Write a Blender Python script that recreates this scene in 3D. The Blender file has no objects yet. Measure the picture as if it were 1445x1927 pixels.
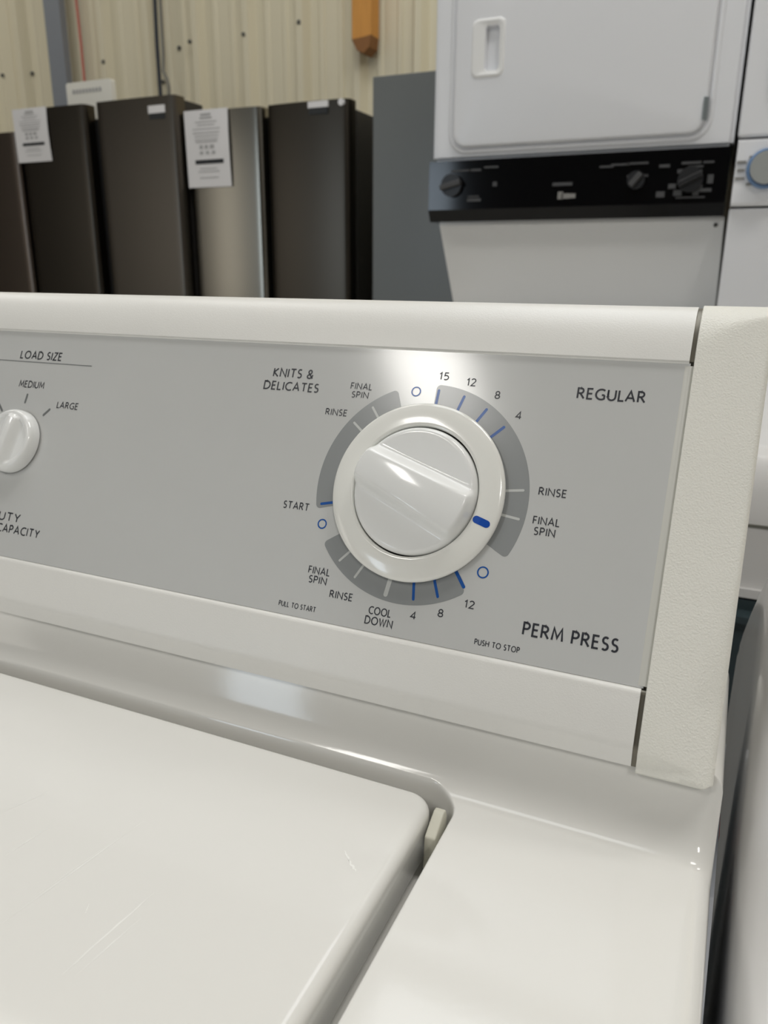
import bpy, bmesh, math, random
from mathutils import Vector, Matrix
random.seed(7)
C = bpy.context.scene
COL = C.collection

# ------------------------------------------------------------------ camera
CAMZ = 1.114
cam_d = bpy.data.cameras.new('camera')
cam = bpy.data.objects.new('camera', cam_d); COL.objects.link(cam); C.camera = cam
R_ = (0.91102599, 0.41230248, 0.00619041); U_ = (-0.12662302, 0.26543671, 0.95577715); F_ = (-0.39242612, 0.87152167, -0.29402672)
cam.matrix_world = Matrix(((R_[0], U_[0], -F_[0], 0), (R_[1], U_[1], -F_[1], 0), (R_[2], U_[2], -F_[2], CAMZ), (0, 0, 0, 1)))
cam_d.sensor_fit = 'VERTICAL'; cam_d.sensor_height = 36.0; cam_d.lens = 1463.2 / 1927 * 36
cam_d.clip_start = 0.01; cam_d.clip_end = 60
cam_d.dof.use_dof = True; cam_d.dof.focus_distance = 0.34; cam_d.dof.aperture_fstop = 16

# ------------------------------------------------------------------ view, world, lights
C.view_settings.view_transform = 'Standard'; C.view_settings.look = 'None'
C.view_settings.gamma = 1; C.view_settings.use_curve_mapping = False
C.view_settings.exposure = -0.30
C.cycles.use_denoising = True
C.cycles.max_bounces = 8; C.cycles.diffuse_bounces = 4; C.cycles.glossy_bounces = 4
C.cycles.sample_clamp_indirect = 4
W = bpy.data.worlds.new('world'); C.world = W; W.use_nodes = True
W.node_tree.nodes['Background'].inputs[0].default_value = (0.75, 0.85, 1, 1)
W.node_tree.nodes['Background'].inputs[1].default_value = 0.3

def area(name, loc, size, power, col, rot=(0, 0, 0)):
    d = bpy.data.lights.new(name, 'AREA'); d.shape = 'RECTANGLE'; d.size, d.size_y = size
    d.energy = power; d.color = col
    o = bpy.data.objects.new(name, d); COL.objects.link(o); o.location = loc; o.rotation_euler = rot
    return o
WARM = (1.0, 0.975, 0.93)
CEIL = 4.3
LAMPS = [(-1.85, -2.85, .55, 1.2, 47, WARM), (-0.68, 1.55, 1.2, 2.7, 42, (.93, .97, 1.0)), (-2.4, 1.60, 1.2, .5, 16, WARM), (2.9, 2.4, 1.2, .6, 45, WARM),  # the large cool entry is a skylight
         (0.9, 0.75, 1.2, .6, 40, WARM), (-5.2, 2.3, 1.2, .6, 30, WARM), (2.2, -3.2, .6, 1.2, 74, WARM)]  # aisle lamp at the line start is added to brighten the laundry fronts
for (x, y, a, b, pw, cl) in LAMPS:
    area('ceiling_source', (x, y, CEIL - .06), (a, b), pw, cl)
# daylight through the rear roll-up door, plus an added warm panel on the left wall, far behind the camera
area('daylight_and_fill', (-4.9, -8.15, 1.7), (1.1, 3.0), 75, (.74, .87, 1.0), (math.radians(90), 0, 0))
area('daylight_and_fill', (-8.25, -6.3, 1.8), (2.3, 3.0), 42, (1.0, .95, .86), (math.radians(90), 0, math.radians(-90)))  # added warm source, gives the steel door its bright reflection

# ------------------------------------------------------------------ materials
def lin(c):
    return tuple((v / 255 / 12.92 if v / 255 <= .04045 else ((v / 255 + .055) / 1.055) ** 2.4) for v in c) + (1,)
def mat(name, rgb, rough=.4, metal=0, bump=0, bscale=400, var=0, vscale=8, coat=0, aniso=0, spec=.5, streak=None):
    m = bpy.data.materials.new(name); m.use_nodes = True
    nt = m.node_tree; b = nt.nodes['Principled BSDF']
    b.inputs['Base Color'].default_value = lin(rgb); b.inputs['Roughness'].default_value = rough
    b.inputs['Metallic'].default_value = metal; b.inputs['Coat Weight'].default_value = coat
    b.inputs['Coat Roughness'].default_value = .06; b.inputs['Specular IOR Level'].default_value = spec
    b.inputs['Anisotropic'].default_value = aniso
    tc = nt.nodes.new('ShaderNodeTexCoord')
    if bump:
        n = nt.nodes.new('ShaderNodeTexNoise'); n.inputs['Scale'].default_value = bscale; n.inputs['Detail'].default_value = 2
        bp = nt.nodes.new('ShaderNodeBump'); bp.inputs['Strength'].default_value = bump; bp.inputs['Distance'].default_value = .0004
        nt.links.new(tc.outputs['Object'], n.inputs['Vector']); nt.links.new(n.outputs['Fac'], bp.inputs['Height'])
        nt.links.new(bp.outputs['Normal'], b.inputs['Normal'])
    if var:
        n = nt.nodes.new('ShaderNodeTexNoise'); n.inputs['Scale'].default_value = vscale; n.inputs['Detail'].default_value = 4
        mp = nt.nodes.new('ShaderNodeMapping')
        if streak: mp.inputs['Scale'].default_value = streak
        r = nt.nodes.new('ShaderNodeMapRange'); r.inputs[3].default_value = 1 - var; r.inputs[4].default_value = 1 + var
        mx = nt.nodes.new('ShaderNodeMix'); mx.data_type = 'RGBA'; mx.blend_type = 'MULTIPLY'; mx.inputs[0].default_value = 1
        mx.inputs[6].default_value = lin(rgb)
        nt.links.new(tc.outputs['Object'], mp.inputs['Vector']); nt.links.new(mp.outputs['Vector'], n.inputs['Vector'])
        nt.links.new(n.outputs['Fac'], r.inputs[0]); nt.links.new(r.outputs[0], mx.inputs[7]); nt.links.new(mx.outputs[2], b.inputs['Base Color'])
    return m
M = dict(
    panel=mat('panel_grey_film', (208, 209, 208), .13, spec=.6, var=.02, vscale=30),
    housing=mat('housing_white_paint', (240, 239, 235), .33, bump=.22, bscale=1500, var=.02, vscale=20),
    strip=mat('strip_grey_cream', (212, 211, 204), .35),
    cap=mat('cap_cream_plastic', (243, 242, 234), .40, bump=.7, bscale=1300, var=.03, vscale=25),
    enamel=mat('white_enamel', (233, 232, 228), .09, spec=.45, bump=.03, bscale=300, var=.012, vscale=15),
    knob=mat('knob_white_plastic', (246, 247, 246), .12, coat=.15),
    skirt=mat('skirt_white_plastic', (247, 247, 242), .14, coat=.3),
    ink=mat('ink_dark', (48, 50, 58), .35), inkgrey=mat('ink_mid_grey', (122, 125, 126), .3),
    scale=mat('scale_grey', (150, 153, 154), .18), white_ink=mat('ink_pale', (205, 207, 205), .25),
    blue=mat('ink_blue', (12, 84, 166), .25), pointer=mat('pointer_blue', (8, 78, 178), .3),
    dark=mat('dark_gap', (14, 15, 16), .6), trim=mat('grey_metal_trim', (120, 116, 106), .35, metal=.6),
    scratch=mat('scratch_pale', (246, 246, 242), .5),
    hinge=mat('hinge_plastic', (214, 212, 198), .4),
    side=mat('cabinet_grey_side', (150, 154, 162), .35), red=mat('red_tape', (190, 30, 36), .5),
    wall=mat('wall_cream_steel', (230, 221, 194), .38, var=.05, vscale=2, streak=(4, 4, .4)),
    wall2=mat('wall_plain', (104, 96, 86), .7), ceil=mat('ceiling_plain', (188, 185, 176), .8), floor=mat('floor_concrete', (206, 202, 194), .5, var=.08, vscale=2),
    post=mat('post_steel', (138, 142, 148), .5), screw=mat('screw_grey', (92, 92, 88), .5),
    wood=mat('wood_orange', (216, 152, 72), .6, var=.14, vscale=12, streak=(6, 6, .5)), woodend=mat('wood_end', (142, 96, 52), .7, var=.15, vscale=40),
    redcord=mat('cord_red', (196, 110, 96), .5), blackcord=mat('cord_dark', (46, 52, 62), .5), greycord=mat('cord_grey', (128, 126, 118), .5),
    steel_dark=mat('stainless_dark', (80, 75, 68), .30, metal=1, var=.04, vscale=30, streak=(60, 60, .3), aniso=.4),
    steel_mid=mat('stainless_mid_reflection', (104, 98, 90), .32, metal=1, var=.04, vscale=30, streak=(60, 60, .3), aniso=.4),  # lighter reflection of a right-hand door put into the steel colour
    steel=mat('stainless_bright_reflection', (150, 146, 136), .22, metal=1, var=.04, vscale=30, streak=(60, 60, .3), aniso=.4),  # bright reflection of a left-hand door put into the steel colour
    steel_brown=mat('stainless_brown', (118, 108, 100), .3, metal=1),
    fridge_side=mat('fridge_side_dark', (52, 50, 47), .5), fridge_black=mat('fridge_gasket', (10, 10, 11), .6),
    grey_fridge=mat('grey_fridge_front', (108, 111, 110), .3, spec=.4),
    paper=mat('paper_white', (226, 224, 224), .6), print_=mat('print_grey', (170, 169, 168), .7), print_d=mat('print_dark', (40, 42, 44), .7),
    box=mat('box_white', (240, 237, 226), .5),
    dryer=mat('dryer_white', (238, 239, 242), .28, var=.012, vscale=6), dryer_warm=mat('dryer_lower_white', (248, 248, 247), .22),
    gloss_black=mat('black_glass', (7, 8, 11), .08, spec=.35), satin_black=mat('black_satin', (34, 34, 36), .35),
    chrome=mat('hinge_metal', (170, 178, 180), .3, metal=.8), label=mat('label_grey', (74, 74, 75), .5), label_l=mat('label_light', (140, 138, 134), .5),
    seam=mat('seam_grey', (112, 112, 104), .6), ring=mat('ring_blue', (120, 150, 190), .2), knobgrey=mat('knob_grey', (165, 168, 166), .3),
    body2=mat('neighbor_white', (222, 221, 220), .2, coat=.2), doorglass=mat('dark_door_glass', (52, 64, 68), .25),
    lampw=mat('lamp_housing', (225, 225, 222), .5),
)

# ------------------------------------------------------------------ helpers
ROOT = {}
def thing(name, label, cat, loc, group=None):
    o = bpy.data.objects.new(name, None); COL.objects.link(o); o.location = loc; o.empty_display_size = .05
    o['label'] = label; o['category'] = cat
    if group: o['group'] = group
    ROOT[o.name] = Vector(loc)
    return o
def base_of(p):
    while p.parent: p = p.parent
    return Vector(p.location)
def obj(name, bm, m, parent=None, smooth=None, bevel=0, bseg=3, label=None):
    """link a bmesh built in world coordinates as one mesh object (origin at its thing's base)"""
    if bevel:
        bmesh.ops.bevel(bm, geom=list(bm.edges), offset=bevel, segments=bseg, profile=.5, affect='EDGES', clamp_overlap=True)
    if parent is not None:
        off = base_of(parent); bmesh.ops.translate(bm, verts=bm.verts, vec=-off)
    me = bpy.data.meshes.new(name)
    bmesh.ops.recalc_face_normals(bm, faces=bm.faces) if smooth != 'keep' else None
    for f in bm.faces: f.smooth = smooth is not None
    bm.to_mesh(me); bm.free()
    if smooth not in (None, 'keep', 'all'): 
        try: me.set_sharp_from_angle(angle=math.radians(smooth))
        except Exception: pass
    me.materials.append(m)
    o = bpy.data.objects.new(name, me); COL.objects.link(o)
    if parent is not None: o.parent = parent
    if label: o['label'] = label
    return o
def tag(o, label, cat, group=None):
    o['label'] = label; o['category'] = cat
    if group: o['group'] = group
    return o
def struct(name, bm, m, smooth=None, parent=None):
    o = obj(name, bm, m, parent, smooth); o['kind'] = 'structure' if parent is None else o.get('kind', 'structure'); return o
def box(bm, x0, x1, y0, y1, z0, z1):
    v = [bm.verts.new((x, y, z)) for x in (x0, x1) for y in (y0, y1) for z in (z0, z1)]
    for f in ((0, 1, 3, 2), (4, 6, 7, 5), (0, 4, 5, 1), (2, 3, 7, 6), (0, 2, 6, 4), (1, 5, 7, 3)): bm.faces.new([v[i] for i in f])
    return bm
def NB(): return bmesh.new()
def B(*a): return box(NB(), *a)
def prism(bm, pts, axis, a, b):
    """extrude a closed 2D outline along an axis: 'x' pts=(y,z), 'z' pts=(x,y), 'y' pts=(x,z)"""
    def P(p, t): return {'x': (t, p[0], p[1]), 'y': (p[0], t, p[1]), 'z': (p[0], p[1], t)}[axis]
    A = [bm.verts.new(P(p, a)) for p in pts]; D = [bm.verts.new(P(p, b)) for p in pts]
    n = len(pts)
    for i in range(n): bm.faces.new((A[i], A[(i + 1) % n], D[(i + 1) % n], D[i]))
    bm.faces.new(A[::-1]); bm.faces.new(D)
    return bm
def rrect(x0, x1, y0, y1, r, n=8):
    out = []
    for cx, cy, a0 in ((x1 - r, y1 - r, 0), (x0 + r, y1 - r, 90), (x0 + r, y0 + r, 180), (x1 - r, y0 + r, 270)):
        for k in range(n + 1):
            a = math.radians(a0 + 90 * k / n); out.append((cx + r * math.cos(a), cy + r * math.sin(a)))
    return out
def tube(bm, pts, r, n=8):
    pts = [Vector(p) for p in pts]; rings = []
    for i, p in enumerate(pts):
        d = (pts[min(i + 1, len(pts) - 1)] - pts[max(i - 1, 0)]).normalized()
        a = d.orthogonal().normalized() if i == 0 else (rings_a - d * rings_a.dot(d)).normalized()
        rings_a = a; b = d.cross(a)
        rings.append([bm.verts.new(p + r * (math.cos(t) * a + math.sin(t) * b)) for t in [2 * math.pi * k / n for k in range(n)]])
    for A, D in zip(rings, rings[1:]):
        for k in range(n): bm.faces.new((A[k], A[(k + 1) % n], D[(k + 1) % n], D[k]))
    bm.faces.new(rings[0][::-1]); bm.faces.new(rings[-1])
    return bm
def grid(bm, P):
    V = [[bm.verts.new(p) for p in row] for row in P]
    for i in range(len(V) - 1):
        for j in range(len(V[0]) - 1): bm.faces.new((V[i][j], V[i + 1][j], V[i + 1][j + 1], V[i][j + 1]))
    return V
def ss(t): t = max(0, min(1, t)); return t * t * (3 - 2 * t)

# ------------------------------------------------------------------ the building
def corrugated(x0, x1, y, z0, z1):
    bm = NB(); pts = []
    k = math.floor((x0 + 2.77) / .31) - 1
    while True:
        c = -2.77 + .31 * k
        if c > x1 + .31: break
        pts += [(c - .040, y), (c - .016, y - .045), (c + .016, y - .045), (c + .040, y)]
        for m_ in (.103, .207):
            pts += [(c + m_ - .020, y), (c + m_ - .010, y - .010), (c + m_ + .010, y - .010), (c + m_ + .020, y)]
        k += 1
    lo = [bm.verts.new((p[0], p[1], z0)) for p in pts]; hi = [bm.verts.new((p[0], p[1], z1)) for p in pts]
    for i in range(len(pts) - 1): bm.faces.new((lo[i], lo[i + 1], hi[i + 1], hi[i]))
    return bm
WY = 3.78
wall = struct('wall_back', corrugated(-8.3, 6.3, WY, 0, CEIL), M['wall'], smooth=None)
bm = NB()
for (x, z) in [(-3.96, 2.21), (-3.74, 2.23), (-3.385, 2.21), (-2.90, 2.24), (-2.80, 2.25), (-2.47, 2.25), (-2.715, 2.50), (-2.15, 2.27), (-1.87, 2.29), (-1.33, 2.31), (-3.02, 2.09), (-4.2, 2.22)]:
    s = .011
    bmesh.ops.create_icosphere(bm, subdivisions=2, radius=s, matrix=Matrix.Translation((x, WY - (.045 if abs((x + 2.77 + .155) % .31 - .155) < .03 else .006), z)))
struct('wall_screws', bm, M['screw'], smooth='all', parent=wall)
struct('floor', B(-8.3, 6.3, -8.2, 3.9, -.1, 0), M['floor'])
struct('ceiling', B(-8.3, 6.3, -8.2, 3.9, CEIL, CEIL + .1), M['ceil'])
struct('wall_left', B(-8.4, -8.3, -8.2, 3.9, 0, CEIL), M['wall2'])
struct('wall_right', B(6.3, 6.4, -8.2, 3.9, 0, CEIL), M['wall2'])
struct('wall_front', B(-8.3, 6.3, -8.3, -8.2, 0, CEIL), M['wall2'])
struct('trim_1', B(-3.735, -3.62, WY - .09, WY - .047, 0, CEIL), M['post'])

# ------------------------------------------------------------------ washer in front
TILT = math.radians(25.75); cT, sT = math.cos(TILT), math.sin(TILT)
DX = -0.12320772
DCY = 0.05055382 * sT + 0.31937929 * cT; DCZ = 0.05055382 * cT - 0.31937929 * sT + CAMZ
def pp(u, v, h=0):
    """control-panel coordinates (mm from the dial centre, up the slope, out of the face) -> world"""
    u, v, h = u / 1000, v / 1000, h / 1000
    return (DX + u, DCY + v * sT - h * cT, DCZ + v * cT + h * sT)
washer = thing('washing_machine', 'white top-load washing machine with grey dial control panel filling the front', 'washing machine', (-.33, .05, 0))
XL, XR, XE = -.6725, .0146, -.0184
ZD = CAMZ - .207

# deck
def deck_z(x, y):
    z = 0.0
    yb, ye = .2577, .2762
    if y > yb: z = .0285 * min(1.03, (y - yb) / (ye - yb)) ** 2.3
    cx, hx, cy, hy, r = -.3419, .2586, .0058, .2567, .014      # the opening the lid sits in
    qx, qy = abs(x - cx) - (hx - r), abs(y - cy) - (hy - r)
    d = -(math.hypot(max(qx, 0), max(qy, 0)) + min(max(qx, qy), 0) - r)
    if d > -.002:
        t = (d + .002) / .0036
        z = z * (1 - ss(t) * .8) - .024 * ss(t)
    e = min(XR - x, x - XL)
    rf = .008
    if e < rf: z -= rf - math.sqrt(max(0, rf * rf - (rf - e) ** 2))
    return ZD + z
def steps(*segs):
    out = []
    for a, b, d in segs:
        n = max(1, round((b - a) / d)); out += [a + (b - a) * k / n for k in range(n)]
    out.append(segs[-1][1]); return out
xs = steps((XL, XL + .008, .001), (XL + .008, -.12, .01), (-.12, -.098, .002), (-.098, -.074, .0005), (-.074, -.022, .0035), (-.022, -.014, .0007), (-.014, .005, .0024), (.005, XR, .0006))
ys = steps((-.29, .10, .01), (.10, .225, .004), (.225, .255, .0008), (.255, .2775, .0003), (.2775, .37, .02))
P = [[(x, y, deck_z(x, y)) for x in xs] for y in ys]
for row in P:
    row.append((XR, row[0][1], ZD - .045)); row.insert(0, (XL, row[0][1], ZD - .045))
bm = NB(); grid(bm, P); obj('top_deck', bm, M['enamel'], washer, smooth='all')
# cabinet below the deck
CX = .0178
bm = NB(); prism(bm, [(-.29, 0.02), (.375, 0.02), (.375, CAMZ - .222), (.3416, CAMZ - .230), (.317, CAMZ - .234), (.2868, CAMZ - .240), (.24, CAMZ - .2553), (.1, CAMZ - .29), (-.29, CAMZ - .30)], 'x', XL - .0025, CX); obj('cabinet', bm, M['side'], washer)
bm = NB()
def side_tag(y0, y1, z0, z1): box(bm, CX - .0004, CX + .0006, y0, y1, z0, z1)
side_tag(.325, .341, CAMZ - .2525, CAMZ - .2385); side_tag(.303, .310, CAMZ - .2610, CAMZ - .2535)
obj('red_tape_marks', bm, M['red'], washer, label='red tape marks on the grey side')

# lid
def slab_loops(bm, x0, x1, y0, y1, z, rc, roll, depth, n=8):
    loops = []
    for d, dz in [(0, -depth), (0, -roll)] + [(roll * (1 - math.cos(a)), -roll * (1 - math.sin(a))) for a in [math.radians(k * 10) for k in range(1, 10)]] + [(roll * 1.6, 0.0)]:
        loops.append([bm.verts.new((p[0], p[1], z + dz)) for p in rrect(x0 + d, x1 - d, y0 + d, y1 - d, max(rc - d, .0015), n)])
    for A, D in zip(loops, loops[1:]):
        m_ = len(A)
        for i in range(m_): bm.faces.new((A[i], A[(i + 1) % m_], D[(i + 1) % m_], D[i]))
    bm.faces.new(loops[-1]); bm.faces.new(loops[0][::-1])
bm = NB(); slab_loops(bm, -.595, -.0911, -.246, .2579, ZD + .0012, .011, .0045, .020); lid = obj('lid', bm, M['enamel'], washer, smooth='all')
SCR = [((-0.1916, 0.1303), (-0.1835, 0.1878), .0005), ((-0.1912, 0.1425), (-0.1866, 0.1717), .0003), ((-0.1596, 0.1245), (-0.1561, 0.1613), .0007), ((-0.1557, 0.1257), (-0.1528, 0.151), .0004),
       ((-0.2364, 0.1684), (-0.2295, 0.1857), .0003), ((-0.2156, 0.153), (-0.213, 0.171), .0004), ((-0.1074, 0.2058), (-0.1031, 0.2014), .0008), ((-0.1041, 0.2021), (-0.099, 0.1982), .0012), ((-0.1703, 0.1448), (-0.1723, 0.1487), .0003)]
for a, b, w in SCR:
    bm = NB(); a, b = Vector(a) * 1.035, Vector(b) * 1.035; d = b - a; nv = Vector((-d.y, d.x)).normalized(); rows = []
    for k in range(13):
        t = k / 12; q = a + d * t + nv * random.uniform(-.25, .25) * w; hw = w * .5 * math.sin(math.pi * (.04 + .92 * t)) * random.uniform(.5, 1)
        rows.append([(q.x + nv.x * hw * e, q.y + nv.y * hw * e, ZD + .00126) for e in (-1, 1)])
    grid(bm, rows); obj('scratch', bm, M['scratch'], lid, smooth='keep', label='pale scratch')
bm = NB(); prism(bm, [(.2385, ZD - .02), (.2541, ZD - .02), (.2541, ZD - .004), (.2525, ZD - .0003), (.2500, ZD - .0003), (.2400, ZD - .0055)], 'x', -.0898, -.0852)
obj('lid_hinge', bm, M['hinge'], washer, bevel=.0008, smooth=40)

# console housing: profile in (v, h) panel coordinates
A_, B_ = 28.5, 15.0
def top_curve(h0, phi): return (66.4 + A_ * math.sin(phi), h0 - B_ * (1 - math.cos(phi)))
prof = [(-94.2, -8), (-94.1, -2.9), (-90.5, -1.0), (-88.4, .2), (-87.2, 1.0)]
prof += [(-87.2 + 19.8 * k / 8, 1.0 + 1.3 * math.sin(math.radians(90 * k / 8))) for k in range(1, 9)]
prof += [(-66.6 + 2.0 * math.sin(math.radians(a)), .35 + 2.0 * math.cos(math.radians(a))) for a in range(0, 100, 10)]
prof += [(-64.3, -.6), (65.2, -.6), (65.6, .15), (66.0, .25), (66.15, .9)]
prof += [top_curve(1.3, math.radians(5 * k)) for k in range(0, 25)]
prof += [(88, -25), (60, -40), (-60, -60), (-95, -60)]
def panel_prism(bm, pr, u0, u1):
    A = [bm.verts.new(pp(u0, *p)) for p in pr]; D = [bm.verts.new(pp(u1, *p)) for p in pr]; n = len(pr)
    for i in range(n): bm.faces.new((A[i], A[(i + 1) % n], D[(i + 1) % n], D[i]))
    bm.faces.new(A[::-1]); bm.faces.new(D)
UE = (XE - DX) * 1000
bm = NB(); panel_prism(bm, prof, -545, UE); console = obj('console_housing', bm, M['housing'], washer, smooth=28)
# the panel itself, and the raised strip at its right edge
bm = NB(); panel_prism(bm, [(-64.3, -1.5), (65.7, -1.5), (65.7, 0), (-64.3, 0)], -545, UE + .6); panel = obj('control_panel', bm, M['panel'], washer)
bm = NB(); V_ = []
for v in [-63.5 + 128 * k / 12 for k in range(13)]:
    V_.append([pp(UE + du, v, h) for du, h in ((-1.4, .02), (-.8, .06), (-.2, .16), (.4, .34), (1.0, .5), (1.5, .5), (1.75, .3), (1.9, -.2), (2.4, -2))])
grid(bm, V_); obj('panel_edge_strip', bm, M['strip'], washer, smooth='all')
bm = NB(); panel_prism(bm, [(q[0], q[1] - 1.2) for q in prof], UE - 2, UE + 2.2); obj('end_trim', bm, M['trim'], washer, smooth=28)

# cream end cap
def smin(vals, k=.35):
    m_ = min(vals); return m_ - k * math.log(sum(math.exp(-(v - m_) / k) for v in vals))
cp = [(-96.5, -14), (-96.3, -4), (-95.8, -1.8), (-95.4, -1.2), (-93.4, -1.0), (-91.2, -.9), (-90.8, -.6), (-90.2, .2), (-89.5, .9), (-88.6, 1.6)]
cp += [(-87 + 153 * k / 60, 2.2 + 0.6 * ss(k / 12)) for k in range(0, 61)]
cp += [top_curve(2.8, math.radians(3.5 * k)) for k in range(1, 33)]
cp += [(90, -20), (80, -34)]
U0, U1 = (-.0165 - DX) * 1000, (.0108 - DX) * 1000
us = [U0, U0 + .25, U0 + .7] + [U0 + .7 + (U1 - 2.2 - U0 - .7) * k / 24 for k in range(1, 25)] + [U1 - 2.2 + 2.2 * math.sin(math.radians(a)) for a in (18, 36, 54, 72, 90)]
rows = []
ua, va = U0 + 17, -66
for v, h in cp:
    row = [pp(U0, v, min(h, 0) - 8 if h > -8 else h - 4)]
    for u in us:
        du = u - U0
        vals = [h, 2.8 - .20 * (du - .3)]
        if v < -20:
            vals.append(2.8 - .2 * (ua - U0) - .42 * (u - ua) - .10 * (v - va) * (-1 if v < va else 1) * 0 + .05 * abs(v - va))
            vals.append(2.8 + .10 * (v + 72) * (1 if v < -60 else 0) + (20 if v >= -60 else 0))
        hh = smin(vals) if h > -3 else min(vals)
        if u > U1 - 2.2: hh -= 2.2 - math.sqrt(max(0, 2.2 ** 2 - (u - U1 + 2.2) ** 2))
        if u == U0: hh -= .35
        hh = max(hh, h - 9) if h > -3 else hh
        vv = v
        if v < -87 and u > U1 - 6: vv = v + 1.6 * ss((u - U1 + 4) / 4)
        row.append(pp(u, vv, hh))
    lv, lh = v, h
    row.append(pp(U1, vv, min(hh, -6) - 10)); rows.append(row)
bm = NB(); grid(bm, rows); obj('end_cap', bm, M['cap'], washer, smooth=50)

# ---- lettering: strokes of an open, humanist capital alphabet
def arc(cx, cy, rx, ry, a0, a1, n=14): return [(cx + rx * math.cos(math.radians(a0 + (a1 - a0) * k / n)), cy + ry * math.sin(math.radians(a0 + (a1 - a0) * k / n))) for k in range(n + 1)]
GL = {
 'A': (.76, [[(0, 0), (.38, 1), (.76, 0)], [(.13, .33), (.63, .33)]]),
 'C': (.70, [arc(.48, .5, .48, .5, 55, 305)]),
 'D': (.74, [[(0, 0), (0, 1), (.24, 1)] + arc(.24, .5, .50, .5, 90, -90) + [(0, 0)]]),
 'E': (.46, [[(.45, 1), (0, 1), (0, 0), (.46, 0)], [(0, .52), (.41, .52)]]),
 'F': (.44, [[(.44, 1), (0, 1), (0, 0)], [(0, .51), (.40, .51)]]),
 'G': (.78, [arc(.48, .5, .48, .5, 52, 300) + [(.76, .1), (.76, .45)], [(.52, .45), (.76, .45)]]),
 'H': (.70, [[(0, 0), (0, 1)], [(.70, 0), (.70, 1)], [(0, .52), (.70, .52)]]),
 'I': (.02, [[(.01, 0), (.01, 1)]]),
 'K': (.58, [[(0, 0), (0, 1)], [(.53, 1), (.02, .52), (.58, 0)]]),
 'L': (.44, [[(0, 1), (0, 0), (.44, 0)]]),
 'M': (.86, [[(0, 0), (.10, 1), (.43, .22), (.76, 1), (.86, 0)]]),
 'N': (.72, [[(0, 0), (0, 1), (.72, 0), (.72, 1)]]),
 'O': (.94, [arc(.47, .5, .47, .5, 90, 450, 28)]),
 'P': (.50, [[(0, 0), (0, 1), (.22, 1)] + arc(.22, .74, .27, .26, 90, -90) + [(0, .48)]]),
 'R': (.58, [[(0, 0), (0, 1), (.22, 1)] + arc(.22, .75, .26, .25, 90, -90) + [(0, .50)], [(.22, .50), (.58, 0)]]),
 'S': (.46, [arc(.235, .755, .215, .245, 40, 262, 12) + arc(.215, .255, .235, .255, 76, -140, 12)]),
 'T': (.64, [[(0, 1), (.64, 1)], [(.32, 1), (.32, 0)]]),
 'U': (.66, [[(0, 1), (0, .34)] + arc(.33, .34, .33, .34, 180, 360) + [(.66, 1)]]),
 'V': (.70, [[(0, 1), (.35, 0), (.70, 1)]]),
 'W': (1.04, [[(0, 1), (.27, 0), (.52, .95), (.77, 0), (1.04, 1)]]),
 'Y': (.62, [[(0, 1), (.31, .47), (.62, 1)], [(.31, .47), (.31, 0)]]),
 'Z': (.56, [[(.02, 1), (.54, 1), (0, 0), (.56, 0)]]),
 '&': (.68, [[(.66, 0), (.16, .62)] + arc(.29, .78, .19, .22, 215, -30) + [(.40, .58), (.10, .40)] + arc(.26, .22, .26, .22, 130, 300) + [(.58, .22), (.64, .44)]]),
 '1': (.20, [[(0, .78), (.19, 1), (.19, 0)]]),
 '2': (.50, [arc(.24, .74, .23, .26, 160, -30) + [(0, 0), (.50, 0)]]),
 '4': (.54, [[(.40, 0), (.40, 1), (0, .28), (.54, .28)]]),
 '5': (.46, [[(.42, 1), (.08, 1), (.05, .57)] + arc(.18, .31, .27, .31, 100, -125)]),
 '8': (.48, [arc(.24, .75, .20, .25, -90, 270, 20), arc(.24, .25, .24, .25, 90, 450, 20)]),
}
def ribbon(bm, pts, w, xf, closed=False):
    n = len(pts); L = []; Rr = []
    for i in range(n):
        p = Vector(pts[i])
        a = Vector(pts[i - 1]) if i > 0 else (Vector(pts[n - 2]) if closed else None)
        b = Vector(pts[i + 1]) if i < n - 1 else (Vector(pts[1]) if closed else None)
        d1 = (p - a).normalized() if a is not None else (b - p).normalized()
        d2 = (b - p).normalized() if b is not None else d1
        t = d1 + d2
        if t.length < .25: t = d2
        t.normalize(); nn = Vector((-t.y, t.x)); k = 1 / max(.45, abs(nn.dot(Vector((-d1.y, d1.x)))))
        L.append(bm.verts.new(xf(p + nn * w / 2 * k))); Rr.append(bm.verts.new(xf(p - nn * w / 2 * k)))
    for i in range(n - 1): bm.faces.new((Rr[i], Rr[i + 1], L[i + 1], L[i]))
INK_H = .10
def text(bm, s, u0, u1, v, cap, w=.118):
    W_ = 0; gl = []
    for i, ch in enumerate(s):
        if ch == ' ': W_ += .50; continue
        if s[max(0, i - 1):i + 1] in ('LA', 'LT'): W_ -= .12
        g = GL[ch]; gl.append((W_, g)); W_ += g[0] + w + .15
    W_ -= .15
    kx = (u1 - u0) / W_; hs = w / 2
    for off, (gw, strokes) in gl:
        for st in strokes:
            cl = (Vector(st[0]) - Vector(st[-1])).length < 1e-4
            # widths stay even: build in mm so that narrow fitting does not thin the strokes
            pts = [(u0 + (off + hs + p[0]) * kx, v + (hs + p[1] * (1 - w)) * cap) for p in st]
            ribbon(bm, pts, w * cap, lambda p: pp(p.x, p.y, INK_H), cl)
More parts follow.
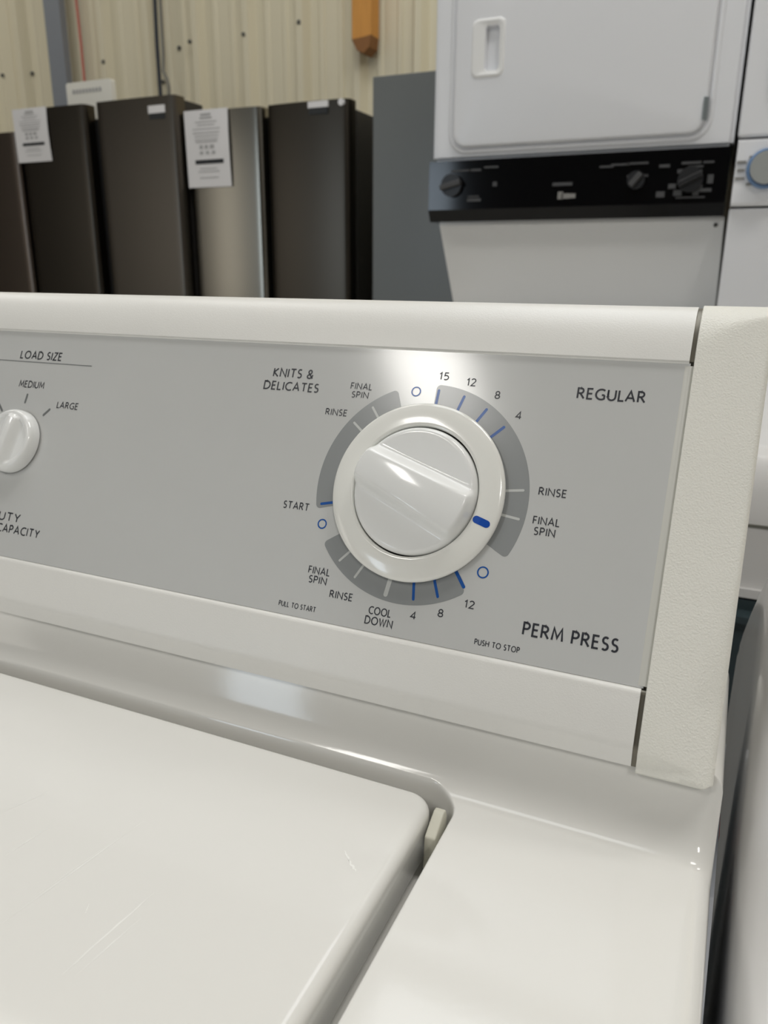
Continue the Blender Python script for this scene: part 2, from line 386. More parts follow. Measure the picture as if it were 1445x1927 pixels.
def bar(bm, p0, p1, w, h=INK_H, round_ends=(True, True)):
    p0, p1 = Vector(p0), Vector(p1); d = (p1 - p0).normalized(); n = Vector((-d.y, d.x)); out = []
    a0 = math.atan2(n.y, n.x)
    for c, rd, st in ((p0, round_ends[0], 0), (p1, round_ends[1], math.pi)):
        if rd: out += [c + w / 2 * Vector((math.cos(a0 + st + math.pi * k / 8), math.sin(a0 + st + math.pi * k / 8))) for k in range(9)]
        else: out += [c + n * w / 2 * (1 if st == 0 else -1), c - n * w / 2 * (1 if st == 0 else -1)]
    bm.faces.new([bm.verts.new(pp(q.x, q.y, h)) for q in out])
def ringm(bm, u, v, r, w, h=INK_H, n=40):
    pts = arc(u, v, r, r, 0, 360, n); ribbon(bm, pts, w, lambda p: pp(p.x, p.y, h), True)
bm = NB()
for a in [('KNITS &', -86.6, -63.9, 48.5, 4.8), ('DELICATES', -90.6, -59.6, 41.9, 4.6), ('FINAL', -42.9, -31.6, 45.1, 3.3), ('SPIN', -41.6, -32.8, 41.0, 3.2),
          ('RINSE', -53.5, -42, 31.6, 3.3), ('15', .1, 5.1, 52.3, 3.7), ('12', 13.5, 18.1, 50.3, 3.7), ('8', 27.4, 29.9, 45.3, 3.7), ('4', 38.1, 40.9, 36.9, 3.7),
          ('START', -65.9, -52, -15.4, 3.7), ('RINSE', 53.4, 65.1, 5.3, 3.5), ('FINAL', 53.0, 64.3, -7.1, 3.5), ('SPIN', 54.1, 63.0, -11.6, 3.5),
          ('12', 30, 34.7, -46.4, 3.5), ('8', 19.2, 21.8, -52.2, 3.5), ('4', 7.1, 9.9, -55.4, 3.5), ('COOL', -12.5, -1.7, -56.6, 3.6), ('DOWN', -13.5, -.2, -61.1, 3.7),
          ('RINSE', -32.9, -21.3, -52.8, 3.5), ('FINAL', -45.9, -34.7, -43.6, 3.5), ('SPIN', -44.9, -35.6, -47.8, 3.5),
          ('PULL TO START', -57.8, -38.3, -60.8, 2.5), ('PUSH TO STOP', 37.2, 56.4, -60.6, 2.5), ('PERM PRESS', 56.2, 94.3, -53.1, 5.7), ('REGULAR', 62.6, 90.3, 47.9, 5.1),
          ('LOAD SIZE', -258.9, -226.8, 49.1, 5.0), ('MEDIUM', -254.4, -234.9, 32.1, 4.2), ('LARGE', -222.0, -206.4, 21.9, 3.9),
          ('DUTY', -251.5, -228.7, -45.0, 5.1), ('CAPACITY', -244.5, -212.2, -51.4, 4.8)]:
    bm = NB(); text(bm, *a, w=.148 if a[4] > 4.4 else .138)
    obj('lettering', bm, M['ink'], panel, smooth='keep', label='dark printed word ' + a[0] if a[0][0].isalpha() else 'dark printed number ' + a[0])
bm = NB(); bar(bm, (-300, 47.5), (-203.5, 47.5), .45, INK_H, (False, False)); obj('underline', bm, M['inkgrey'], panel, smooth='keep')
for p0, p1 in (((-246.4, 23.4), (-246.0, 28.0)), ((-230.2, 17.2), (-226.6, 20.7)), ((-262.6, 17.2), (-266, 20.7))):
    bm = NB(); bar(bm, p0, p1, 1.35); obj('load_mark', bm, M['inkgrey'], panel, smooth='keep')
# grey scale segments round the dial
def segment(bm, a0, a1, ri, ro, rc=2.0):
    n = 48; da = (a1 - a0)
    out = []
    sg = 1 if da > 0 else -1
    ang = math.degrees(rc / ro) * sg
    def pol(r, a): return Vector((r * math.cos(math.radians(a)), r * math.sin(math.radians(a))))
    def fillet(a, s):
        c = pol(ro - rc, a + s * ang); res = []
        for k in range(7):
            t = math.radians(a) + (-s * sg) * math.radians(90) * (1 - k / 6)
            res.append(c + rc * Vector((math.cos(t), math.sin(t))))
        return res
    first = fillet(a0, 1); last = fillet(a1, -1)[::-1]
    outer = first + [pol(ro, a0 + ang + (da - 2 * ang) * k / n) for k in range(1, n)] + last
    inner = [pol(ri, a0 + da * k / n) for k in range(n + 1)]
    vo = [bm.verts.new(pp(p.x, p.y, .05)) for p in outer]; vi = [bm.verts.new(pp(p.x, p.y, .05)) for p in inner]
    f = bm.faces.new(vo + vi[::-1]); bmesh.ops.triangulate(bm, faces=[f])
for a0, a1 in ((-27.5, 89.8), (-145.2, -53.6), (111.9, 195.6)):
    bm = NB(); segment(bm, a0, a1, 35, 50.0); obj('scale_segment', bm, M['scale'], panel, smooth='keep')
def spoke(bm, a, w, r0=37.0, r1=47.3):
    ca, sa = math.cos(math.radians(a)), math.sin(math.radians(a)); bar(bm, (r0 * ca, r0 * sa), (r1 * ca, r1 * sa), w)
for a in (88.4, 73.2, 58.3, 44.2, -53.0, -67.8, -81.3, -166.6):
    bm = NB(); spoke(bm, a, 1.25 if a != -53.0 else 1.5); obj('dial_mark', bm, M['blue'], panel, smooth='keep', label='blue dial mark')
for u, v, r in ((-9.5, 46.1, 2.05), (-43.6, -20.2, 2.05), (35.7, -30.4, 2.25)):
    bm = NB(); ringm(bm, u, v, r, .62); obj('ring_mark', bm, M['blue'], panel, smooth='keep', label='blue ring mark')
for a in (7.9, -7.2, -118.0, -131.3, 142.2, 128.5, -97.3):
    bm = NB(); spoke(bm, a, 1.1 if a != -97.3 else 2.0); obj('dial_mark', bm, M['white_ink'], panel, smooth='keep', label='pale dial mark')

# ---- timer dial
def lathe_panel(bm, cu, cv, pr, n=128):
    R = [[bm.verts.new(pp(cu + r * math.cos(2 * math.pi * k / n), cv + r * math.sin(2 * math.pi * k / n), h)) for k in range(n)] for r, h in pr]
    for A, D in zip(R, R[1:]):
        for k in range(n): bm.faces.new((A[k], A[(k + 1) % n], D[(k + 1) % n], D[k]))
    return R
bm = NB()
lathe_panel(bm, 0, 0, [(38, .9), (39.3, 1.0), (40.0, 1.5), (40.3, 2.2), (40.2, 2.9), (39.7, 3.5), (38.6, 4.0), (36.5, 4.5), (33.5, 4.9), (31.0, 5.05), (29.8, 5.05), (29.4, 4.7), (29.3, 1.0)])
dial = obj('timer_dial', bm, M['skirt'], washer, smooth='all')
bm = NB()
a_ = math.radians(-16.7); d0 = Vector((math.cos(a_), math.sin(a_)))
p0, p1 = d0 * 30.9, d0 * 36.6; nn = Vector((-d0.y, d0.x)); nseg = 26
def skirt_h(r): return 4.5 - (r - 36.5) * .24 if r > 36.5 else 4.5 + (36.5 - r) / 3 * .4 if r > 33.5 else 4.9 + (33.5 - r) / 2.5 * .1
rows = []
for k in range(nseg + 1):
    r = 30.1 + 7.8 * k / nseg; e = min(r - 30.1, 37.9 - r); hw = 1.6 * math.sqrt(max(.02, 1 - max(0, 1 - e / 1.6) ** 2))
    c_ = d0 * r; rows.append([pp(*(c_ + nn * hw * t), skirt_h(r) + .12) for t in (-1, 0, 1)])
grid(bm, rows); obj('pointer_mark', bm, M['pointer'], dial, smooth='keep', label='blue pointer mark')
bm = NB(); R = lathe_panel(bm, 0, 0, [(29.8, .6), (0.5, .6)], 64); obj('dial_shadow_gap', bm, M['dark'], dial)
def knob_mesh(cu, cv, RK, hfun, hlow, rf, n=160):
    bm = NB(); rr = [0.3] + [RK * k / 44 for k in range(1, 40)] + [RK - RK * 5 / 44 * (1 - math.sin(math.radians(9 * k))) for k in range(1, 11)]
    pr = []
    R = []
    for r in rr:
        f = 1 if r < RK - rf else math.sqrt(max(0, 1 - ((r - RK + rf) / rf) ** 2))
        row = []
        for k in range(n):
            t = 2 * math.pi * k / n; x, y = r * math.cos(t), r * math.sin(t); h = hfun(x, y)
            row.append(bm.verts.new(pp(cu + x, cv + y, hlow + (h - hlow) * f)))
        R.append(row)
    R.append([bm.verts.new(pp(cu + RK * math.cos(2 * math.pi * k / n), cv + RK * math.sin(2 * math.pi * k / n), .8)) for k in range(n)])
    for A, D in zip(R, R[1:]):
        for k in range(n): bm.faces.new((A[k], A[(k + 1) % n], D[(k + 1) % n], D[k]))
    bm.faces.new(R[0]); return bm
AX = math.radians(-20.5)
def timer_h(x, y):
    a = x * math.cos(AX) + y * math.sin(AX); b = -x * math.sin(AX) + y * math.cos(AX); r = math.hypot(x, y)
    w = 5.6 + (a + 28) / 56 * 2.4
    base = 6.6 + .5 * (r / 28) ** 2
    top = 14.5 - .0022 * a * a - .012 * b * b
    t = (abs(b) - w) / 5.0
    return base + (top - base) * (1 - ss(t))
obj('dial_knob', knob_mesh(0, 0, 28.7, timer_h, 3.0, 2.6), M['knob'], dial, smooth='all')
# ---- load size knob
AX2 = math.radians(81)
def load_h(x, y):
    a = x * math.cos(AX2) + y * math.sin(AX2); b = -x * math.sin(AX2) + y * math.cos(AX2); r = math.hypot(x, y)
    base = 7.2 - 1.8 * ss((14.6 - r) / 2.2)
    g = 11 - .25 * abs(b) - .006 * a * a
    t = (abs(b) - 2.6) / 4.2
    return base + (g - base) * (1 - ss(t)) * ss((15.2 - r) / 2.5)
lk = obj('load_size_knob', knob_mesh(-246, 0, 18.2, load_h, 2.0, 2.6, 96), M['knob'], washer, smooth='all')
bm = NB(); bar(bm, (-246 - 13.2, 12.9), (-246 - 11.0, 11.2), 1.5, 9.0); 
bar(bm, (-246 - 14.6, 13.6), (-246 - 11.8, 16.2), 1.6, .14); obj('load_pointer', bm, M['blue'], lk, smooth='keep', label='blue pointer mark')

# ------------------------------------------------------------------ the next washer on the right
nb = thing('washing_machine', 'white washing machine cut off at the right edge, next to the cream end cap', 'washing machine', (.36, .1, 0))
pr = [(-.30, .02), (-.30, CAMZ - .262), (-.10, CAMZ - .256), (.10, CAMZ - .252), (.20, CAMZ - .248), (.25, CAMZ - .238), (.285, CAMZ - .215), (.315, CAMZ - .172), (.345, CAMZ - .142), (.375, CAMZ - .129), (.41, CAMZ - .134), (.45, CAMZ - .158), (.50, CAMZ - .190), (.552, CAMZ - .226), (.556, CAMZ - .236), (.574, CAMZ - .252), (.58, CAMZ - .32), (.58, .02)]
bm = NB()
loops = []
N0 = (.36, .1)
for dx, off in [(0, .020), (.0012, .012), (.004, .006), (.008, .0025), (.013, .0006), (.020, 0), (.66, 0)]:
    lp = []
    for i, (y, z) in enumerate(pr):
        a, b = Vector(pr[i - 1]), Vector(pr[(i + 1) % len(pr)]); t = (b - a).normalized(); n = Vector((t.y, -t.x))
        lp.append(bm.verts.new((.0245 + dx, y + n.x * off, z + n.y * off)))
    loops.append(lp)
for A, D in zip(loops, loops[1:]):
    for i in range(len(pr)): bm.faces.new((A[i], A[(i + 1) % len(pr)], D[(i + 1) % len(pr)], D[i]))
bm.faces.new(loops[0][::-1]); bm.faces.new(loops[-1])
obj('cabinet', bm, M['body2'], nb, smooth=50)
# ------------------------------------------------------------------ appliance in the row behind, seen past the end cap
ap = thing('clothes_dryer', 'white appliance with a dark lower door, seen behind the cream end cap', 'dryer', (.12, 1.15, 0))
zt = CAMZ - .160
pr = [(.812, .02), (.812, CAMZ - .300), (.800, CAMZ - .298), (.800, CAMZ - .232)] + [(.800 + .045 * (1 - math.cos(math.radians(a))), zt - .072 + .072 * math.sin(math.radians(a))) for a in range(0, 91, 10)] + [(1.50, zt), (1.50, .02)]
bm = NB(); prism(bm, pr, 'x', -.25, .44); obj('cabinet', bm, M['body2'], ap, smooth=35)
bm = NB(); box(bm, -.248, .438, .7985, .8, CAMZ - .2335, CAMZ - .2305); obj('front_seam', bm, M['seam'], ap)
obj('bottom_trim', B(-.25, .44, .795, .812, CAMZ - .305, CAMZ - .296), M['body2'], ap)
dr = obj('door', B(-.24, .43, .797, .8125, .1, CAMZ - .308), M['doorglass'], ap, label='dark door panel')
obj('door_handle', B(-.2, .40, .775, .797, CAMZ - .325, CAMZ - .318), M['doorglass'], dr)

# ------------------------------------------------------------------ stacked laundry centre
LC = thing('laundry_center', 'white stacked laundry center with black control strip, left of the blue-ringed knob unit', 'washer dryer', (-.414, 2.3, 0))
X0, X1, YF = -.757, -.0716, 1.960
bm = NB(); box(bm, X0, X1, YF, 2.66, 1.376, 2.12); bmesh.ops.bevel(bm, geom=[e for e in bm.edges if abs(e.verts[0].co.y - YF) < 1e-6 or abs(e.verts[1].co.y - YF) < 1e-6], offset=.009, segments=4, affect='EDGES')
obj('dryer_body', bm, M['dryer'], LC, smooth=40)
bm = NB(); prism(bm, [(2.02, 1.376), (2.02, 1.232), (2.155, 1.02), (2.20, .955), (1.97, .93), (1.97, .02), (2.66, .02), (2.66, 1.376)], 'x', X0 + .001, X1 - .001)
obj('washer_body', bm, M['dryer_warm'], LC)
# door with a pocket handle
def ring_panel(bm, outer, hole, y):
    """flat face with a hole at depth y"""
    vo = [bm.verts.new((p[0], y, p[1])) for p in outer]; vh = [bm.verts.new((p[0], y, p[1])) for p in hole]
    ed = [bm.edges.new((v[i], v[(i + 1) % len(v)])) for v in (vo, vh) for i in range(len(v))]
    bmesh.ops.triangle_fill(bm, edges=ed, use_beauty=True)
    return vo, vh
def bridge(bm, A, D):
    n = len(A)
    for i in range(n): bm.faces.new((A[i], A[(i + 1) % n], D[(i + 1) % n], D[i]))
def loop_at(bm, pts, y): return [bm.verts.new((p[0], y, p[1])) for p in pts]
def inset_rr(x0, x1, z0, z1, r, d): return rrect(x0 + d, x1 - d, z0 + d, z1 - d, max(r - d, .002), 8)
dx0, dx1, dz0, dz1, drr = -.702, -.1315, CAMZ + .290, 2.085, .034
hx0, hx1, hz0, hz1 = -.628, -.594, CAMZ + .450, CAMZ + .543
bm = NB()
vo, vh = ring_panel(bm, inset_rr(dx0, dx1, dz0, dz1, drr, .010), rrect(hx0, hx1, hz0, hz1, .008), YF - .0150)
A1 = loop_at(bm, inset_rr(dx0, dx1, dz0, dz1, drr, .004), YF - .0138); A2 = loop_at(bm, inset_rr(dx0, dx1, dz0, dz1, drr, .001), YF - .0105); A3 = loop_at(bm, inset_rr(dx0, dx1, dz0, dz1, drr, 0), YF - .001)
bridge(bm, vo, A1); bridge(bm, A1, A2); bridge(bm, A2, A3)
H1 = loop_at(bm, rrect(hx0 + .001, hx1 - .001, hz0 + .001, hz1 - .001, .007), YF - .012)
H2 = loop_at(bm, [(hx0 + (p[0] - hx0) * .80 + .0005, p[1]) for p in rrect(hx0 + .001, hx1 - .001, hz0 + .002, hz1 - .002, .006)], YF + .020)
bridge(bm, vh, H1); bridge(bm, H1, H2); bm.faces.new(H2)
door = obj('dryer_door', bm, M['dryer'], LC, smooth=35)
bm = NB(); ro = (-.660, -.580, CAMZ + .436, CAMZ + .558)
q0 = loop_at(bm, inset_rr(*ro, .016, 0), YF - .0148); q1 = loop_at(bm, inset_rr(*ro, .016, .003), YF - .0178); q2 = loop_at(bm, inset_rr(*ro, .016, .007), YF - .0182)
q3 = loop_at(bm, rrect(hx0 - .005, hx1 + .005, hz0 - .005, hz1 + .005, .012), YF - .0162); q4 = loop_at(bm, rrect(hx0, hx1, hz0, hz1, .008), YF - .0152)
for a, b in ((q0, q1), (q1, q2), (q2, q3), (q3, q4)): bridge(bm, a, b)
obj('handle', bm, M['dryer_warm'], door, smooth=50)
# pressed bead round the door, hinge
bm = NB(); ou = (dx0 - .014, dx1 + .014, dz0 - .014, dz1 + .02)
b0 = loop_at(bm, inset_rr(*ou, .046, 0), YF - .0005); b1 = loop_at(bm, inset_rr(*ou, .046, .004), YF - .004); b2 = loop_at(bm, inset_rr(*ou, .046, .008), YF - .004); b3 = loop_at(bm, inset_rr(*ou, .046, .012), YF - .0002)
for a, b in ((b0, b1), (b1, b2), (b2, b3)): bridge(bm, a, b)
obj('door_surround', bm, M['dryer'], LC, smooth='all')
bm = NB(); box(bm, -.1395, -.1295, YF - .020, YF - .004, CAMZ + .315, CAMZ + .360); obj('door_hinge', bm, M['chrome'], LC, bevel=.0015)
# black control strip
bm = NB(); prism(bm, [(1.946, 1.3755), (1.944, 1.264), (1.958, 1.237), (2.03, 1.237), (2.03, 1.3755)], 'x', X0 - .002, X1 - .001); strip = obj('control_strip', bm, M['gloss_black'], LC, label='glossy black control strip')
def sbar(bm, x, z, w, h, y=1.9435, d=.0012): box(bm, x - w / 2, x + w / 2, y - d, y + .002, z - h / 2, z + h / 2)
bm = NB()
for (px, pz, w, h) in [(-.675, 1.352, .05, .004), (-.640, 1.352, .03, .005), (-.600, 1.357, .035, .004), (-.640, 1.285, .034, .007), (-.642, 1.293, .028, .003), (-.589, 1.319, .010, .010),
                       (-.330, 1.346, .03, .004), (-.300, 1.349, .04, .004), (-.262, 1.350, .045, .004), (-.205, 1.342, .022, .006), (-.150, 1.346, .04, .005), (-.140, 1.338, .03, .004), (-.115, 1.346, .022, .004),
                       (-.170, 1.330, .014, .008), (-.130, 1.326, .008, .012), (-.108, 1.312, .012, .018), (-.185, 1.300, .016, .010), (-.172, 1.286, .018, .012), (-.208, 1.284, .018, .012), (-.128, 1.297, .012, .008), (-.116, 1.290, .026, .007), (-.145, 1.276, .06, .003), (-.135, 1.288, .012, .016),
                       (-.277, 1.324, .012, .005), (-.262, 1.332, .009, .006), (-.244, 1.324, .012, .005)]:
    bm = NB(); sbar(bm, px, pz, w, h); obj('faint_legend', bm, M['label'], strip, label='faint grey legend')
bm = NB(); sbar(bm, -.427, 1.313, .046, .007); obj('model_legend', bm, M['label'], strip)
bm = NB()
sbar(bm, -.430, 1.2885, .012, .016); sbar(bm, -.418, 1.287, .018, .011); sbar(bm, -.402, 1.287, .014, .010); obj('maker_badge', bm, M['label_l'], strip, label='pale maker badge')
def disc_knob(name, x, z, r, ang, bl, parent, barm, y=1.944):
    bm = NB(); prism(bm, [(x + r * math.cos(t), z + r * math.sin(t)) for t in [2 * math.pi * k / 40 for k in range(40)]], 'y', y - .012, y)
    k_ = obj(name, bm, M['satin_black'], parent, smooth=30)
    bm = NB(); box(bm, -bl, bl, y - .024, y - .011, -.006, .006)
    bmesh.ops.rotate(bm, verts=bm.verts, cent=(0, 0, 0), matrix=Matrix.Rotation(-math.radians(ang), 3, 'Y')); bmesh.ops.translate(bm, verts=bm.verts, vec=(x, 0, z))
    obj('grip', bm, barm, k_, bevel=.002, label='grey grip bar')
disc_knob('cycle_knob', -.697, 1.3195, .026, 14, .026, strip, M['label'])
disc_knob('temperature_knob', -.262, 1.315, .019, 50, .016, strip, M['label'])
disc_knob('timer_knob', -.148, 1.312, .026, 25, .026, strip, M['satin_black'])
bm = NB(); bmesh.ops.create_uvsphere(bm, u_segments=12, v_segments=8, radius=.0045, matrix=Matrix.Translation((X1 - .018, 2.022, 1.222))); obj('screw', bm, M['screw'], LC, smooth='all')

# ------------------------------------------------------------------ unit with the blue-ringed knob on the right
RC = thing('laundry_center', 'light grey stacked unit with a blue-ringed knob, cut off at the right edge', 'washer dryer', (.28, 2.3, 0))
RX0, RX1, RY = -.0645, .62, 1.950
bm = NB(); box(bm, RX0, RX1, RY, 2.65, 1.392, 2.15); obj('dryer_body', bm, M['dryer'], RC, bevel=.006)
bm = NB(); prism(bm, [(RY + .006, 1.388), (RY + .002, 1.384), (RY - .004, 1.262), (RY, 1.256), (2.65, 1.256), (2.65, 1.388)], 'x', RX0 + .003, RX1); cpn = obj('control_strip', bm, M['dryer'], RC, smooth=30)
bm = NB(); box(bm, RX0 + .001, RX1, RY + .008, 2.65, .02, 1.252); obj('washer_body', bm, M['dryer'], RC, bevel=.004)
bm = NB(); prism(bm, rrect(-.012, .5, 1.455, 1.98, .05), 'y', RY - .012, RY + .01); pdoor = obj('porthole_door', bm, M['satin_black'], RC, smooth=30, label='dark door frame')
bm = NB(); prism(bm, rrect(.004, .484, 1.471, 1.964, .04), 'y', RY - .02, RY); obj('door_face', bm, M['dryer'], pdoor, smooth=30)
kx, kzz = .0, CAMZ + .2145
def disc(x, z, r, y0, y1, n=48):
    return prism(NB(), [(x + r * math.cos(2 * math.pi * k / n), z + r * math.sin(2 * math.pi * k / n)) for k in range(n)], 'y', y0, y1)
kn = obj('program_knob', disc(kx, kzz, .032, RY - .03, RY), M['knobgrey'], cpn, bevel=0, smooth=30)
bm = NB(); n = 48
rg = [[bm.verts.new((kx + r * math.cos(2 * math.pi * k / n), y, kzz + r * math.sin(2 * math.pi * k / n))) for k in range(n)] for r, y in ((.040, RY - .002), (.0395, RY - .010), (.036, RY - .014), (.0325, RY - .012))]
for a, b in zip(rg, rg[1:]): bridge(bm, a, b)
obj('knob_ring', bm, M['ring'], kn, smooth='all', label='pale blue ring')
bm = NB()
for (x, z, w) in ((-.050, 1.343, .018), (-.050, 1.327, .014), (-.050, 1.311, .018), (-.030, 1.352, .012), (-.030, 1.299, .012)): 
    bm = NB(); sbar(bm, x, z, w, .005, RY - .001, .004); obj('faint_legend', bm, M['label_l'], cpn, label='faint grey legend')

# ------------------------------------------------------------------ refrigerators
def door_profile(x0, x1, yf, bulge, rc, depth, bl=0.0, br=0.0):
    """plan outline of a slightly bowed door"""
    pts = []
    n = 16
    for k in range(n + 1):
        t = k / n; x = x0 + rc + (x1 - x0 - 2 * rc) * t; pts.append((x, yf + bulge * (2 * t - 1) ** 2 * 1.0))
    yr = yf + bulge
    R = [(x1 - rc + rc * math.sin(math.radians(a)), yr + rc * (1 - math.cos(math.radians(a)))) for a in (22, 45, 67, 90)]
    L = [(x0 + rc - rc * math.sin(math.radians(a)), yr + rc * (1 - math.cos(math.radians(a)))) for a in (90, 67, 45, 22)]
    return L + pts + R + [(x1, yf + depth), (x0, yf + depth)]
def fridge(label, x0, x1, yf, ztop, doors, m, depth=.70, cab_drop=.03, m_side=None):
    t = thing('refrigerator', label, 'refrigerator', ((x0 + x1) / 2, yf + .35, 0))
    obj('cabinet', B(x0 + .006, x1 - .004, yf + .075, yf + depth, .03, ztop - cab_drop), m_side or M['fridge_side'], t, bevel=.004)
    obj('door_gasket', B(x0 + .02, x1 - .02, yf + .058, yf + .078, .12, ztop - cab_drop - .01), M['fridge_black'], t)
    ds = []
    for (a, b, bulge, rc, mm) in doors:
        bm = NB(); prism(bm, door_profile(a, b, yf, bulge * .22, rc, .062), 'z', .72, ztop); ds.append(obj('door', bm, mm, t, smooth=30))
    bm = NB(); prism(bm, door_profile(x0, x1, yf, .010, .012, .062), 'z', .06, .705); obj('freezer_drawer', bm, m, t, smooth=30)
    return t, ds
def sticker(parent, x, z0, z1, w, y, zb):
    """white label over a black strip"""
    s = obj('sticker', B(x - w / 2, x + w / 2, y - .003, y + .004, zb, z1), M['paper'], parent, label='white and black sticker')
    obj('sticker_band', B(x - w / 2 + .004, x + w / 2 - .002, y - .003, y + .004, z0, zb), M['print_d'], s)
    return s
f12, d12 = fridge('dark stainless refrigerator with two doors, left of the brighter refrigerator', -2.99, -2.1405, 2.735, CAMZ + .661,
                  [(-2.99, -2.605, .014, .020, M['steel_dark']), (-2.548, -2.14, .010, .018, M['steel_mid'])], M['steel_dark'], cab_drop=.045)
sticker(d12[1], -2.231, CAMZ + .578, CAMZ + .628, .082, 2.737, CAMZ + .600)
obj('hinge_cover', B(-2.27, -2.150, 2.765, 2.93, CAMZ + .612, CAMZ + .655), M['fridge_side'], f12, bevel=.004)
obj('hinge_cover', B(-2.985, -2.86, 2.765, 2.93, CAMZ + .612, CAMZ + .655), M['fridge_side'], f12, bevel=.004)
KF = .968
def kz(z): return CAMZ + z * KF
f3, d3 = fridge('stainless refrigerator with bright left door and dark right door, beside the tall grey refrigerator', -2.19 * KF, -1.448 * KF, 2.868 * KF, kz(.621),
                [(-2.19 * KF, -1.834 * KF, .020, .022, M['steel']), (-1.812 * KF, -1.448 * KF, .030, .022, M['steel_dark'])], M['steel_dark'], cab_drop=.025)  # same steel on both doors; bright and dark reflections put into their colours
sticker(d3[1], -1.575 * KF, kz(.574), kz(.618), .083, 2.866 * KF, kz(.596))
bm = NB(); prism(bm, [((-1.477 + .012 * math.cos(2 * math.pi * k / 20)) * KF, kz(.608 + .012 * math.sin(2 * math.pi * k / 20))) for k in range(20)], 'y', 2.864 * KF, 2.88 * KF); obj('round_badge', bm, M['paper'], d3[1])
f0, d0_ = fridge('brown-tinted stainless refrigerator cut off at the left edge, lower than its neighbour', -3.88, -3.035, 2.76, CAMZ + .585,
                 [(-3.88, -3.47, .014, .02, M['steel_brown']), (-3.445, -3.035, .014, .02, M['steel_brown'])], M['steel_brown'])
gf = thing('refrigerator', 'tall plain flat grey refrigerator between the stainless one and the stacked laundry center', 'refrigerator', (-.9, 3.05, 0))
obj('cabinet', B(-1.275, -.48, 2.775, 3.42, .03, CAMZ + .643), M['grey_fridge'], gf, bevel=.004)
obj('door', B(-1.276, -.48, 2.715, 2.77, .06, CAMZ + .645), M['grey_fridge'], gf, bevel=.004)

# spec sheets taped on the doors
def sheet(label, x0, x1, z0, z1, y, skew):
    bm = NB(); rows = []
    for j in range(9):
        t = j / 8; rows.append([(x0 + (x1 - x0) * i / 6 + skew * t, y - .004 - .004 * math.sin(math.pi * t) * (i / 6), z0 + (z1 - z0) * t) for i in range(7)])
    V = grid(bm, rows)
    r = bmesh.ops.extrude_face_region(bm, geom=list(bm.faces)); bmesh.ops.translate(bm, verts=[v for v in r['geom'] if isinstance(v, bmesh.types.BMVert)], vec=(0, -.0012, 0))
    o = obj('spec_sheet', bm, M['paper'], None, smooth=40); tag(o, label, 'paper sheet', 'spec sheets taped to the refrigerators')
    w, h = x1 - x0, z1 - z0
    def blk(bm, u0, u1, v0, v1):
        grid(bm, [[(x0 + w * (u0 + (u1 - u0) * i / 4) + skew * v, y - .0062 - .004 * math.sin(math.pi * v) * (u0 + (u1 - u0) * i / 4), z0 + h * v) for i in range(5)] for v in (v0, v1)])
    bm = NB()
    for (u0, u1, v0, v1) in ((.38, .62, .925, .95), (.36, .64, .885, .905), (.25, .75, .84, .85), (.30, .70, .80, .81), (.18, .82, .75, .76), (.18, .80, .70, .712), (.22, .78, .66, .67), (.22, .76, .62, .63), (.24, .74, .585, .6), (.32, .40, .50, .55), (.44, .52, .50, .55), (.56, .66, .50, .55), (.32, .40, .43, .47), (.46, .54, .43, .47), (.60, .68, .43, .47), (.3, .7, .24, .25), (.25, .75, .20, .21), (.28, .72, .12, .13)): blk(bm, u0, u1, v0, v1)
    obj('faint_print', bm, M['print_'], o, smooth='keep')
    bm = NB(); blk(bm, .20, .86, .305, .36); obj('black_bar', bm, M['print_d'], o, smooth='keep')
    return o
sheet('white printed sheet taped to the dark stainless refrigerator at far left', -3.004, -2.806, CAMZ + .452, CAMZ + .664, 2.735, -.004)
sheet('larger white printed sheet taped to the bright stainless door in the middle', -2.192 * KF, -1.978 * KF, kz(.334), kz(.624), 2.866 * KF, -.004)
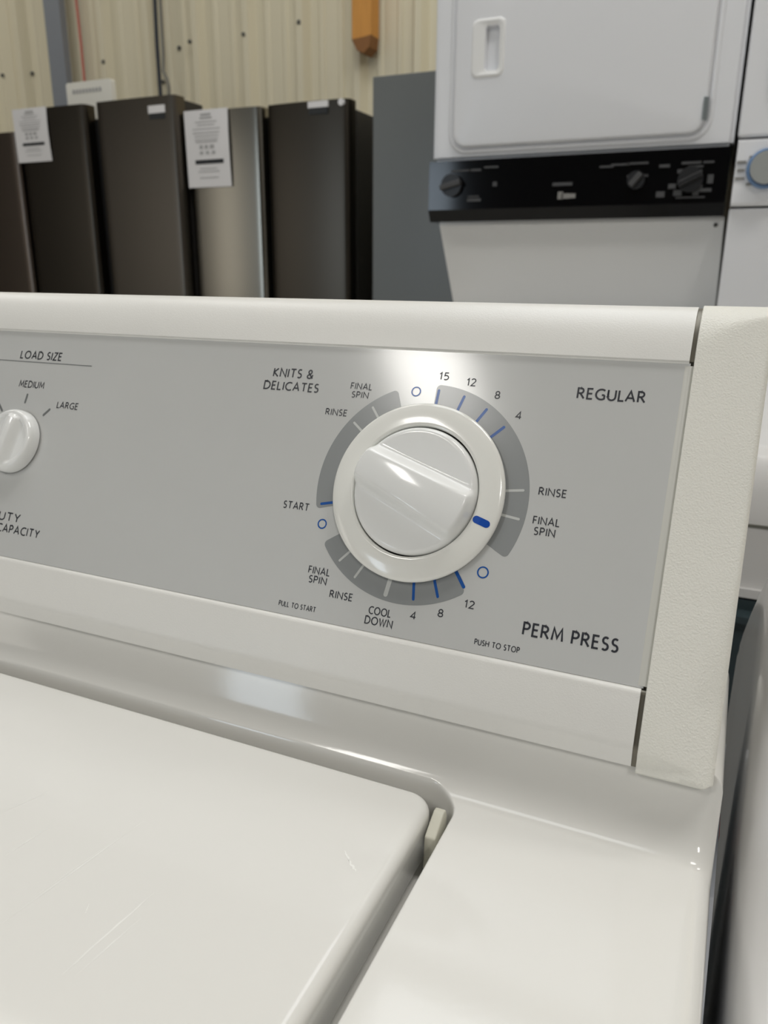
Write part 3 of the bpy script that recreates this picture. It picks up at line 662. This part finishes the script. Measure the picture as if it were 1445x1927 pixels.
# white box standing on the dark refrigerator
bm = NB(); prism(bm, rrect(-2.892, -2.632, CAMZ + .6175, CAMZ + .797, .012), 'y', 2.94, 2.965)
wb = tag(obj('carton', bm, M['box'], None, smooth=40), 'white carton with faint print standing on the dark refrigerator', 'box')
for k in range(9):
    obj('faint_print', B(-2.855 + .019 * k, -2.843 + .019 * k, 2.9385, 2.941, CAMZ + .752, CAMZ + .768), M['print_'], wb)

# ------------------------------------------------------------------ things on the back wall
bm = NB(); prism(bm, [(-1.828, 2.15), (-1.80, 2.10), (-1.765, 2.085), (-1.735, 2.11), (-1.728, 2.16), (-1.728, 3.3), (-1.828, 3.3)], 'y', 3.66, 3.744)
wd = tag(obj('wooden_board', bm, M['wood'], None, bevel=.004), 'orange wooden board hanging on the corrugated wall above the refrigerators', 'board')
bm = NB(); prism(bm, [(-1.829, 2.148), (-1.80, 2.098), (-1.765, 2.083), (-1.735, 2.108), (-1.727, 2.158), (-1.778, 2.150)], 'y', 3.657, 3.745); obj('sawn_end', bm, M['woodend'], wd, bevel=.003, label='darker sawn end')
tag(obj('cord', tube(NB(), [(-3.54, 3.73, 3.6), (-3.535, 3.73, 2.6), (-3.528, 3.73, 2.3), (-3.52, 3.72, 2.05), (-3.51, 3.72, 1.7)], .007), M['redcord'], None, smooth='all'), 'thin red cord hanging down the wall behind the carton', 'cord')
tag(obj('cord', tube(NB(), [(-2.985, 3.72, 3.6), (-2.99, 3.72, 2.6), (-3.0, 3.72, 2.25), (-3.0, 3.72, 2.0), (-3.0, 3.70, 1.7)], .010), M['blackcord'], None, smooth='all'), 'dark cord hanging straight down the wall behind the dark refrigerator', 'cord')
pts = [(-2.945, 3.71, 3.6), (-2.95, 3.71, 2.5), (-2.955, 3.71, 2.2)] + [(-2.955 + .03 * math.sin(math.radians(a)) , 3.70, 2.12 - a / 180 * .17) for a in range(0, 181, 20)]
tag(obj('cord', tube(NB(), pts, .008), M['greycord'], None, smooth='all'), 'pale grey cord with a curled end beside the dark cord', 'cord')

# ceiling lamps' housings (the skylight and the added aisle lamp get one too)
for (x, y, a, b, pw, cl) in LAMPS:
    bm = NB(); box(bm, x - a / 2 - .02, x + a / 2 + .02, y - b / 2 - .02, y + b / 2 + .02, CEIL - .05, CEIL)
    tag(obj('ceiling_light', bm, M['lampw']), 'rectangular white housing of an unseen showroom ceiling light', 'ceiling light', 'ceiling lights')
